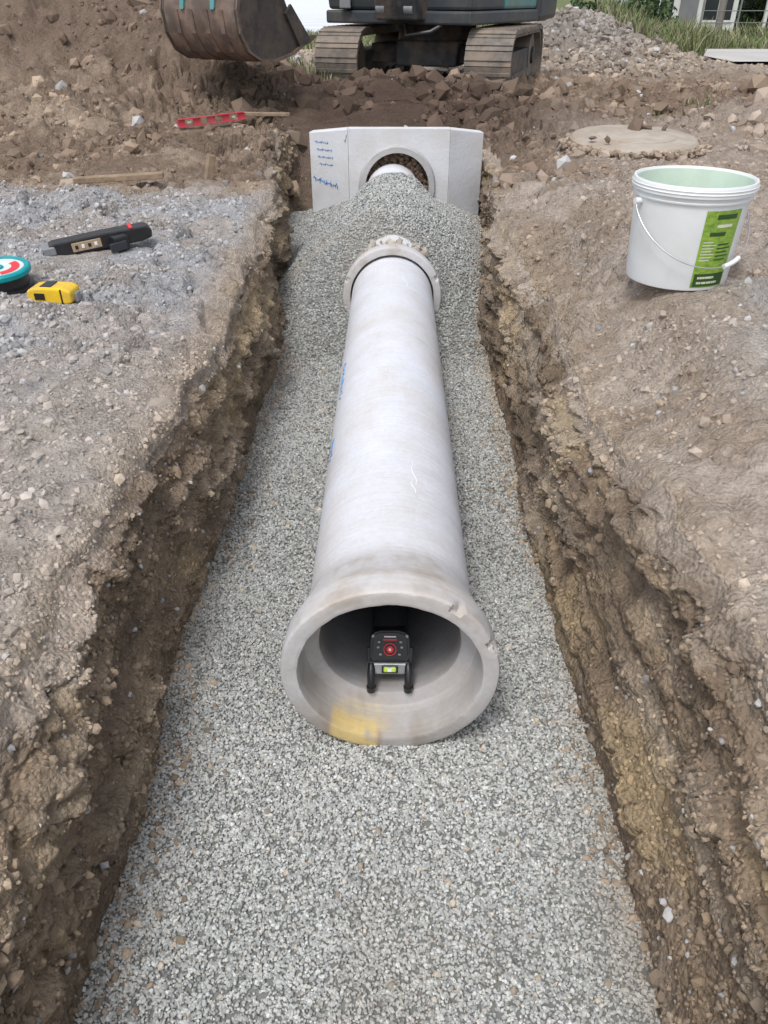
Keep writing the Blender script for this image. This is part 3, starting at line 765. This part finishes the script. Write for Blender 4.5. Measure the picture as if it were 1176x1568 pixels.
aa = R.uniform(0, 2*np.pi, n); rr = .43+R.normal(0, .03, n)
v, f, c = stones(np.stack([1.62+rr*np.cos(aa), 5.72+rr*np.sin(aa), np.full(n, zz+.01)+R.uniform(-.02, .03, n)], -1), R.uniform(.008, .028, n), np.tile([.33, .265, .205], (n, 1))*R.uniform(.7, 1.3, (n, 1)))
fast_mesh('edge_soil', v, f, M_clod, c, parent=ms)

# ------------------------------------------------------------ excavator
ex = empty('excavator')
M_trk = simple('track_steel', (.17, .15, .13), .75, var=.3, scale=15, bump=.3, bscale=40, dirt=(.30, .24, .19), dirt_amt=.8, dscale=5)
M_frm = simple('frame_dark', (.045, .048, .052), .55, var=.3, scale=8, dirt=(.20, .15, .11), dirt_amt=.6, dscale=4)
M_house = simple('house_grey', (.05, .058, .066), .45, var=.15, scale=4, dirt=(.18, .15, .12), dirt_amt=.3, dscale=3)
M_kob = simple('teal_paint', (.09, .29, .30), .5, var=.12, scale=10, dirt=(.27, .16, .10), dirt_amt=.9, dscale=9)
M_glass = simple('cab_glass', (.02, .025, .03), .08, var=.05, bump=0, spec=.8)
M_bkt = simple('bucket_steel', (.15, .112, .095), .6, var=.3, scale=6, metal=.15, bump=.25, bscale=30, dirt=(.25, .18, .135), dirt_amt=.8, dscale=6)
M_bks = simple('bucket_side', (.065, .056, .052), .5, var=.4, scale=8, metal=.2, bump=.2, bscale=30, dirt=(.16, .12, .09), dirt_amt=.6, dscale=5)
ca = rad(17); Cx, Cy, Cz = .50, 10.35, .43
def trk(f, r, z):
    return Vector((Cx+f*(-math.sin(ca))+r*math.cos(ca), Cy+f*(-math.cos(ca))-r*math.sin(ca), Cz+z))
TH = .31; TLn = .83
def stad(R_, off=0):
    pts = []
    for i in range(13):
        a = -math.pi/2+math.pi*i/12; pts.append((TLn+R_*math.cos(a), TH+R_*math.sin(a)))
    for i in range(13):
        a = math.pi/2+math.pi*i/12; pts.append((-TLn+R_*math.cos(a), TH+R_*math.sin(a)))
    return pts
def ring_prism(name, R1, R0, w0, w1, mat, parent):
    a = stad(R1); b = stad(R0); n = len(a); v = []
    for w in (w0, w1):
        v += [trk(p[0], w, p[1]) for p in a]; v += [trk(p[0], w, p[1]) for p in b]
    f = []
    for i in range(n):
        j = (i+1) % n
        f += [(i, j, 2*n+j, 2*n+i), (n+i, n+j, 3*n+j, 3*n+i), (i, j, n+j, n+i), (2*n+i, 2*n+j, 3*n+j, 3*n+i)]
    return py_mesh(name, v, f, mat, parent)
for sgn in (-1, 1):
    rc = sgn*.82; w = .24
    ring_prism('track_belt', TH-.03, TH-.07, rc-w+.02, rc+w-.02, M_trk, ex)
    per = 4*TLn+2*math.pi*TH; npad = 38; V_ = []; F_ = []
    for k in range(npad):
        s = per*k/npad
        def at(s):
            s = s % per
            if s < 2*TLn: return (TLn-s, 0.0, 0, -1)
            s -= 2*TLn
            if s < math.pi*TH:
                a = -math.pi/2-s/TH; return (-TLn+TH*math.cos(a), TH+TH*math.sin(a), math.cos(a), math.sin(a))
            s -= math.pi*TH
            if s < 2*TLn: return (-TLn+s, 2*TH, 0, 1)
            s -= 2*TLn; a = math.pi/2-s/TH
            return (TLn+TH*math.cos(a), TH+TH*math.sin(a), math.cos(a), math.sin(a))
        f0, z0, nf, nz = at(s); tf, tz = -nz, nf
        hw_ = per/npad*.47
        for (lo, hi, hh) in [(-.04, .0, hw_), (0, .012, hw_*.25)]:
            o = len(V_)
            for wv_ in (rc-w, rc+w):
                for (q, d) in [(-hh, lo), (hh, lo), (hh, hi), (-hh, hi)]:
                    V_.append(trk(f0+tf*q+nf*d, wv_, z0+tz*q+nz*d))
            F_ += [(o, o+1, o+2, o+3), (o+4, o+5, o+6, o+7), (o, o+1, o+5, o+4), (o+1, o+2, o+6, o+5), (o+2, o+3, o+7, o+6), (o+3, o, o+4, o+7)]
    py_mesh('track_pads', V_, F_, M_trk, ex)
    prism('track_frame', [(-.72, .17), (.72, .17), (.78, .25), (.70, .40), (-.70, .40), (-.78, .25)], rc-.14, rc+.14, M_frm, ex, trk, .01)
    def disc(name, fx, zc_, rr_, hw2, nn_, mat):
        cyl = []
        for wv_ in (rc-hw2, rc+hw2):
            cyl += [trk(fx+rr_*math.cos(a), wv_, zc_+rr_*math.sin(a)) for a in np.linspace(0, 2*math.pi, nn_, endpoint=False)]
        py_mesh(name, cyl, [tuple(range(nn_)), tuple(range(nn_, 2*nn_))]+[(i, (i+1) % nn_, nn_+(i+1) % nn_, nn_+i) for i in range(nn_)], mat, ex)
    for fx in (-TLn, TLn):
        disc('idler', fx, TH, .225, .15, 28, M_trk); disc('hub', fx, TH, .09, .18, 20, M_frm)
    for fx in np.linspace(-.55, .55, 5): disc('roller', fx, .12, .075, .17, 16, M_trk)
    prism('leg_beam', [(-.35, .28), (.35, .28), (.28, .46), (-.28, .46)], sgn*.25, sgn*.70, M_frm, ex, trk, .01)
prism('carbody', [(-.5, .25), (.5, .25), (.45, .50), (-.45, .50)], -.35, .35, M_frm, ex, trk, .02)
SG = Matrix.Translation((Cx, Cy, Cz))
lathe('slew_ring', [(.001, .48), (.42, .48), (.44, .50), (.44, .64), (.42, .66), (.001, .66)], M_frm, ex, SG, 48)
ha = math.atan2(1.93, 3.25)
def hs(f, r, z): return Vector((Cx+f*(-math.sin(ha))+r*math.cos(ha), Cy+f*(-math.cos(ha))-r*math.sin(ha), Cz+z))
prism('deck', [(-1.10, .66), (.95, .66), (.95, .78), (-1.15, .78)], -.88, .88, M_house, ex, hs, .02)
prism('counterweight', [(-1.35, .68), (-.8, .66), (-.8, 1.45), (-1.25, 1.45), (-1.38, 1.2)], -.9, .9, M_house, ex, hs, .05)
prism('engine_hood', [(-.8, .785), (.1, .785), (.1, 1.42), (-.8, 1.46)], -.86, .86, M_kob, ex, hs, .03)
prism('side_box', [(.1, .785), (.92, .785), (.92, 1.05), (.1, 1.25)], .30, .86, M_house, ex, hs, .03)
prism('cab', [(.12, .785), (.92, .785), (1.00, 1.2), (.82, 2.3), (.12, 2.3)], -.86, -.18, M_house, ex, hs, .03)
prism('cab_window', [(.2, 1.35), (.92, 1.35), (.78, 2.2), (.2, 2.2)], -.866, -.174, M_glass, ex, hs, .01)
prism('cab_windscreen', [(1.015, 1.2), (.99, 1.0), (1.005, 1.2), (.85, 2.15), (.86, 2.15)], -.82, -.24, M_glass, ex, hs, 0)
tube('hose', [hs(.9, .1, .68), hs(1.05, .2, .56), hs(1.0, .45, .60), hs(.8, .6, .71)], .025, M_blk, ex, 8)
prism('boom_foot', [(.85, .70), (1.15, .70), (1.20, .95), (.9, 1.0)], -.12, .36, M_frm, ex, hs, .02)
for r_ in (-.05, .28): tube('boom_pin', [hs(1.12, r_-.05, .80), hs(1.12, r_+.05, .80)], .06, M_lgr, ex, 16)
box('work_lamp', (.12, .08, .09), hs(.98, -.6, .84), M_lgr, ex, bevel=.01)
prism('boom', [(.9, .95), (1.15, .86), (1.9, 1.9), (2.9, 2.75), (2.85, 3.0), (1.65, 2.25)], -.02, .26, M_kob, ex, hs, .02)
prism('stick', [(2.6, 3.15), (2.95, 3.2), (3.90, 1.35), (3.75, 1.22), (2.7, 2.55)], .02, .22, M_kob, ex, hs, .02)
def bk(a, w, b): return hs(3.76-a, .14+w, .56+b)
sh = [(.04, .62), (-.14, .56), (-.25, .43), (-.30, .27), (-.28, .12), (-.20, .0), (-.06, -.065), (.14, -.075), (.36, -.035), (.56, .05)]
V_ = []; F_ = []; W2 = .345; n = len(sh)
shi = [(a*.94+.012, b*.94+.012) for a, b in sh]
for w in (-W2, W2):
    V_ += [bk(a, w, b) for a, b in sh]; V_ += [bk(a, w, b) for a, b in shi]
for i in range(n-1):
    F_ += [(i, i+1, 2*n+i+1, 2*n+i), (n+i, n+i+1, 3*n+i+1, 3*n+i), (i, i+1, n+i+1, n+i), (2*n+i, 2*n+i+1, 3*n+i+1, 3*n+i)]
F_ += [(0, n, 3*n, 2*n), (n-1, 2*n-1, 4*n-1, 3*n-1)]
py_mesh('bucket_shell', V_, F_, M_bkt, ex, smooth=True, autos=50)
sp = sh+[(.50, .12), (.32, .26), (.20, .46), (.14, .66)]
for sgn in (-1, 1):
    prism('bucket_side_plate', sp, sgn*(W2+.002), sgn*(W2+.022), M_bks, ex, bk)
    prism('side_cutter', [(.58, .05), (.42, .02), (.26, .24), (.33, .30)], sgn*(W2+.024), sgn*(W2+.045), M_bks, ex, bk)
    prism('edge_bar', [(a*1.02, b*1.02) for a, b in sh[2:10]]+[(a*.93, b*.90+.01) for a, b in sh[2:10]][::-1], sgn*(W2+.0235), sgn*(W2+.035), M_bkt, ex, bk)
for w in np.linspace(-W2+.03, W2-.03, 4):
    prism('tooth', [(.46, .045), (.62, .09), (.74, .085), (.62, .03), (.46, .0)], w-.035, w+.035, M_bkt, ex, bk, .005)
for w in (-.22, -.075, .075, .22):
    pts = [(a*1.02-.003, b*1.02-.003) for a, b in sh[3:9]]; pin = [(a*.99, b*.99) for a, b in sh[3:9]]
    prism('wear_strip', pts+pin[::-1], w-.02, w+.02, M_bkt, ex, bk)
for w in (-.15, .15):
    prism('bucket_ear', [(-.10, .40), (-.315, .27), (-.27, .50), (-.14, .82), (.0, .86), (.10, .62)], w-.02, w+.02, M_kob, ex, bk, .004)
prism('linkage', [(-.16, .66), (-.02, .66), (-.30, 1.4), (-.42, 1.35)], -.08, .08, M_kob, ex, bk, .01)
tube('bucket_pin', [bk(-.02, -.22, .74), bk(-.02, .22, .74)], .035, M_lgr, ex, 16)

# ------------------------------------------------------------ far setting
M_road = simple('road_concrete', (.66, .69, .73), .85, var=.06, scale=.8, bump=0)
def sheet(name, x0, x1, yy, dz, mat, nx=12):
    xs = np.linspace(x0, x1, nx); yy = np.array(yy); ny = len(yy); gx_, gy_ = np.meshgrid(xs, yy)
    V = np.stack([gx_, gy_, top_base(gx_*0-1, gy_)+dz], -1).reshape(-1, 3); i = np.arange(nx*ny).reshape(ny, nx)
    return fast_mesh(name, V, np.stack([i[:-1, :-1], i[:-1, 1:], i[1:, 1:], i[1:, :-1]], -1).reshape(-1, 4), mat)
yard = sheet('concrete_yard', -60, -.4, list(np.linspace(25, 50, 60))+[80, 140, 300], .10, M_road)
sheet('road', 4.9, 40, np.linspace(12.9, 16.0, 10), .05, simple('road_asphalt', (.47, .45, .43), .9, var=.15, scale=1.5, bump=.1, bscale=20))
M_jnt = simple('joint', (.30, .32, .34), .9)
jv = []; jf = []
for k in range(9):
    y0_ = 27+k*5.5
    for i in range(8):
        xa = -24+i*3; xb_ = min(xa+3, -.5)
        if xa > -.9: continue
        o = len(jv)
        for (xx, yy) in [(xa, y0_+i*.8), (xb_, y0_+i*.8+.8), (xb_, y0_+i*.8+.95), (xa, y0_+i*.8+.15)]:
            jv.append((xx, yy, float(top_base(np.array([0.]), np.array([yy]))[0])+.125))
        jf.append((o, o+1, o+2, o+3))
fast_mesh('expansion_joint', np.array(jv), np.array(jf), M_jnt, parent=yard)

def grass(name, areas, parent=None):
    Vs = []; Cs = []
    for (n, xc, yc, sx, sy, h0, h1, patch) in areas:
        x = xc+R.uniform(-1, 1, n)*sx; y = yc+R.uniform(-1, 1, n)*sy
        m = (fbm(x*.8, y*.8, 0*x, 3, seed=90) > patch) & ~((x > 4.8) & (y > 12.7) & (y < 16.15)) & ((x > -.35) | (y < 24.9))
        x = x[m]; y = y[m]; n = len(x)
        z = top_base(x, y)-.02; h = R.uniform(h0, h1, n)*(.6+.6*sm(-.4, .4, fbm(x*1.5, y*1.5, 0*x, 2, seed=91)))
        a = R.uniform(0, 2*np.pi, n); w = R.uniform(.006, .014, n)*np.clip(y/14, .5, 3)
        lx = R.normal(0, .35, n)*h; ly = R.normal(0, .35, n)*h
        b0 = np.stack([x-w*np.cos(a), y-w*np.sin(a), z], -1); b1 = np.stack([x+w*np.cos(a), y+w*np.sin(a), z], -1)
        m0 = np.stack([x+lx*.4-w*.7*np.cos(a), y+ly*.4-w*.7*np.sin(a), z+h*.6], -1); m1 = np.stack([x+lx*.4+w*.7*np.cos(a), y+ly*.4+w*.7*np.sin(a), z+h*.6], -1)
        tp = np.stack([x+lx, y+ly, z+h], -1)
        v = np.stack([b0, b1, m1, m0, tp], 1); Vs.append(v.reshape(-1, 3))
        c = np.array([.15, .19, .075])*R.uniform(.5, 1.6, (n, 1))*(1+.4*fbm(x*.9, y*.9, 0*x, 3, seed=92))[:, None]; dry = R.rand(n) < .35; c[dry] = np.array([.36, .33, .22])*R.uniform(.7, 1.2, (dry.sum(), 1))
        Cs.append(np.repeat(c[:, None], 5, 1).reshape(-1, 3))
    V = np.concatenate(Vs); Cc = np.concatenate(Cs); n = len(V)//5
    o = (np.arange(n)*5)[:, None]
    F = np.concatenate([o+[[0, 1, 2]], o+[[0, 2, 3]], o+[[3, 2, 4]]])
    return fast_mesh(name, V, F, M_leaf, Cc)
grass('grass', [(20000, 5.0, 18.6, 2.2, 2.6, .10, .45, -.1), (5000, 4.1, 15.2, .7, 1.4, .1, .5, -.1), (16000, -1.5, 20.5, 3.5, 4, .08, .24, -.4), (60, 2.75, 7.9, .12, .12, .05, .15, -2), (70, 2.5, 7.3, .4, .3, .03, .08, -2),
                (24000, 14, 31, 9, 9, .08, .35, -.2), (9000, 3.5, 30, 4, 7, .1, .5, -.3), (160, -1.0, 9.6, .4, .3, .08, .25, -2)])

def foliage(name, blobs, n, size, trunk=None, base=(.06, .10, .03)):
    e = empty(name)
    P = []; Cc = []
    for (bx, by, bz, br, bh) in blobs:
        k = int(n*br*br)
        d = R.normal(size=(k, 3)); d /= np.linalg.norm(d, axis=1)[:, None]
        rr = R.uniform(.55, 1, k)**.5*(1+.25*vnoise(d[:, 0]*3+bx, d[:, 1]*3, d[:, 2]*3))
        p = d*rr[:, None]*[br, br, bh]+[bx, by, bz]
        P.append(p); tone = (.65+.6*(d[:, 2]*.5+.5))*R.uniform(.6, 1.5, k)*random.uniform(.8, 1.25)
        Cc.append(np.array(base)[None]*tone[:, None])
    P = np.concatenate(P); Cc = np.concatenate(Cc); n = len(P)
    a = R.normal(size=(n, 3)); a /= np.linalg.norm(a, axis=1)[:, None]
    b = np.cross(a, R.normal(size=(n, 3))); b /= np.linalg.norm(b, axis=1)[:, None]
    s = size*R.uniform(.6, 1.4, (n, 1))
    V = np.stack([P-a*s, P+b*s*.5, P+a*s, P-b*s*.5], 1).reshape(-1, 3)
    fast_mesh('crown', V, (np.arange(n)*4)[:, None]+[[0, 1, 2, 3]], M_leaf, np.repeat(Cc[:, None], 4, 1).reshape(-1, 3), parent=e)
    if trunk:
        M_bark = bpy.data.materials.get('bark') or simple('bark', (.12, .09, .065), .9, bump=.5, bscale=20)
        tx, ty, th = trunk
        tube('trunk', [(tx, ty, -.4), (tx+.1, ty, th*.4), (tx-.1, ty+.1, th*.75), (tx, ty, th)], [.22, .17, .12, .05], M_bark, e, 10)
        for (bx, by, bz, br, bh) in blobs[:5]:
            tube('limb', [(tx, ty, th*.5), ((tx+bx)/2, (ty+by)/2, (th*.5+bz)/2+.2), (bx, by, bz)], [.09, .06, .02], M_bark, e, 7)
    return e
for (tx, ty, th) in [(11, 56, 7), (17, 58, 8), (22, 54, 6.5), (27, 58, 8), (5, 64, 7)]:
    bl = [(tx+random.uniform(-2, 2), ty+random.uniform(-1.5, 1.5), th*random.uniform(.15, 1.0), random.uniform(1.1, 1.9), random.uniform(.9, 1.5)) for _ in range(10)]
    foliage('tree', bl, 170, .28, (tx, ty, th))
for (sx, sy) in [(15.6, 34), (16.6, 34.5), (10.6, 42), (17.6, 35), (18, 47), (10.4, 50), (7.5, 50), (13.5, 52), (8.6, 40), (9.6, 34)]:
    bl = [(sx+random.uniform(-.8, .8), sy+random.uniform(-.6, .6), -.25+random.uniform(.2, 1.1), random.uniform(.4, .8), random.uniform(.4, .8)) for _ in range(6)]
    foliage('shrub', bl, 520, .11, None, (.055, .085, .035))
M_hwall = simple('painted_wall', (.66, .66, .64), .7, var=.06, scale=3, bump=0)
M_roof = simple('roof_metal', (.20, .20, .21), .5, var=.1, scale=3, bump=0)
M_win = simple('window_glass', (.03, .035, .04), .1, bump=0, spec=.8)
hs_ = empty('white_house')
GZ = -.19
box('walls', (4.6, 5, 2.6), (13.9, 46, GZ+1.29), M_hwall, hs_)
for xx in (12.5, 15.3):
    box('window', (1.3, .06, 1.5), (xx, 43.48, GZ+1.25), M_win, hs_)
    box('window_frame', (1.5, .04, .08), (xx, 43.46, GZ+.45), M_hwall, hs_)
    box('window_mullion', (.06, .03, 1.5), (xx, 43.435, GZ+1.25), M_hwall, hs_)
box('door', (.85, .06, 1.9), (13.9, 43.48, GZ+.97), M_roof, hs_)
prism('roof', [(-2.8, GZ+2.6), (2.8, GZ+2.6), (0, GZ+3.9)], 43.0, 49.0, M_roof, hs_, lambda a, w, b: Vector((13.9+a, w, b)))
cp = empty('carport')
for (xx, yy) in [(17.4, 43), (20.4, 43), (17.4, 47), (20.4, 47)]: box('post', (.14, .14, 2.3), (xx, yy, GZ+1.13), M_hwall, cp)
box('roof', (3.6, 5, .16), (18.9, 45, GZ+2.37), M_hwall, cp)
box('back_wall', (3.2, .1, 2.2), (18.9, 47.2, GZ+1.1), M_roof, cp)
up = empty('utility_pole')
tube('pole', [(11.6, 32.6, -.2), (11.65, 32.6, 8)], [.13, .10], simple('pole_wood', (.22, .2, .18), .9), up, 12)
box('crossarm', (1.8, .1, .1), (11.65, 32.6, 7.5), M_wood, up)
fe_ = empty('wire_fence')
M_fp = simple('fence_steel', (.25, .26, .26), .5, metal=.5)
for i in range(14): tube('post', [(10.8+i*1.3, 32.2, -.2), (10.8+i*1.3, 32.2, 1.4)], .035, M_fp, fe_, 8)
for zf in (.15, .5, .85, 1.35): tube('rail', [(10.8, 32.2, zf), (10.8+13*1.3, 32.2, zf)], .014, M_fp, fe_, 6)

# ------------------------------------------------------------ camera, light
cam = bpy.data.cameras.new('camera'); co = bpy.data.objects.new('camera', cam); col.objects.link(co)
cam.sensor_fit = 'VERTICAL'; cam.sensor_height = 24; cam.lens = 12/math.tan(rad(33.65)); cam.clip_start = .03; cam.clip_end = 3000
co.location = (0, 0, 1.36); co.rotation_euler = (rad(56), 0, .0106)
scene.camera = co
w = bpy.data.worlds.new('World'); scene.world = w; w.use_nodes = True
nt = w.node_tree; bg = nt.nodes['Background']
sky = nt.nodes.new('ShaderNodeTexSky'); sky.sky_type = 'NISHITA'; sky.sun_disc = False
EL, AZ = 62, 205
sky.sun_elevation = rad(EL); sky.sun_rotation = rad(AZ); sky.air_density = 1.0; sky.dust_density = 3.0; sky.ozone_density = 1.0
hsv = nt.nodes.new('ShaderNodeHueSaturation'); hsv.inputs['Saturation'].default_value = .40; hsv.inputs['Value'].default_value = 1.35
nt.links.new(sky.outputs[0], hsv.inputs['Color']); nt.links.new(hsv.outputs[0], bg.inputs['Color'])
bg.inputs['Strength'].default_value = .15
sun = bpy.data.lights.new('sun', 'SUN'); so = bpy.data.objects.new('sun', sun); col.objects.link(so)
sun.energy = 1.5; sun.angle = rad(14); sun.color = (1, .975, .95)
d = Vector((math.sin(rad(AZ))*math.cos(rad(EL)), math.cos(rad(AZ))*math.cos(rad(EL)), math.sin(rad(EL))))
so.rotation_euler = d.to_track_quat('Z', 'Y').to_euler()
scene.view_settings.view_transform = 'Standard'; scene.view_settings.look = 'None'; scene.view_settings.exposure = 0
print('done')
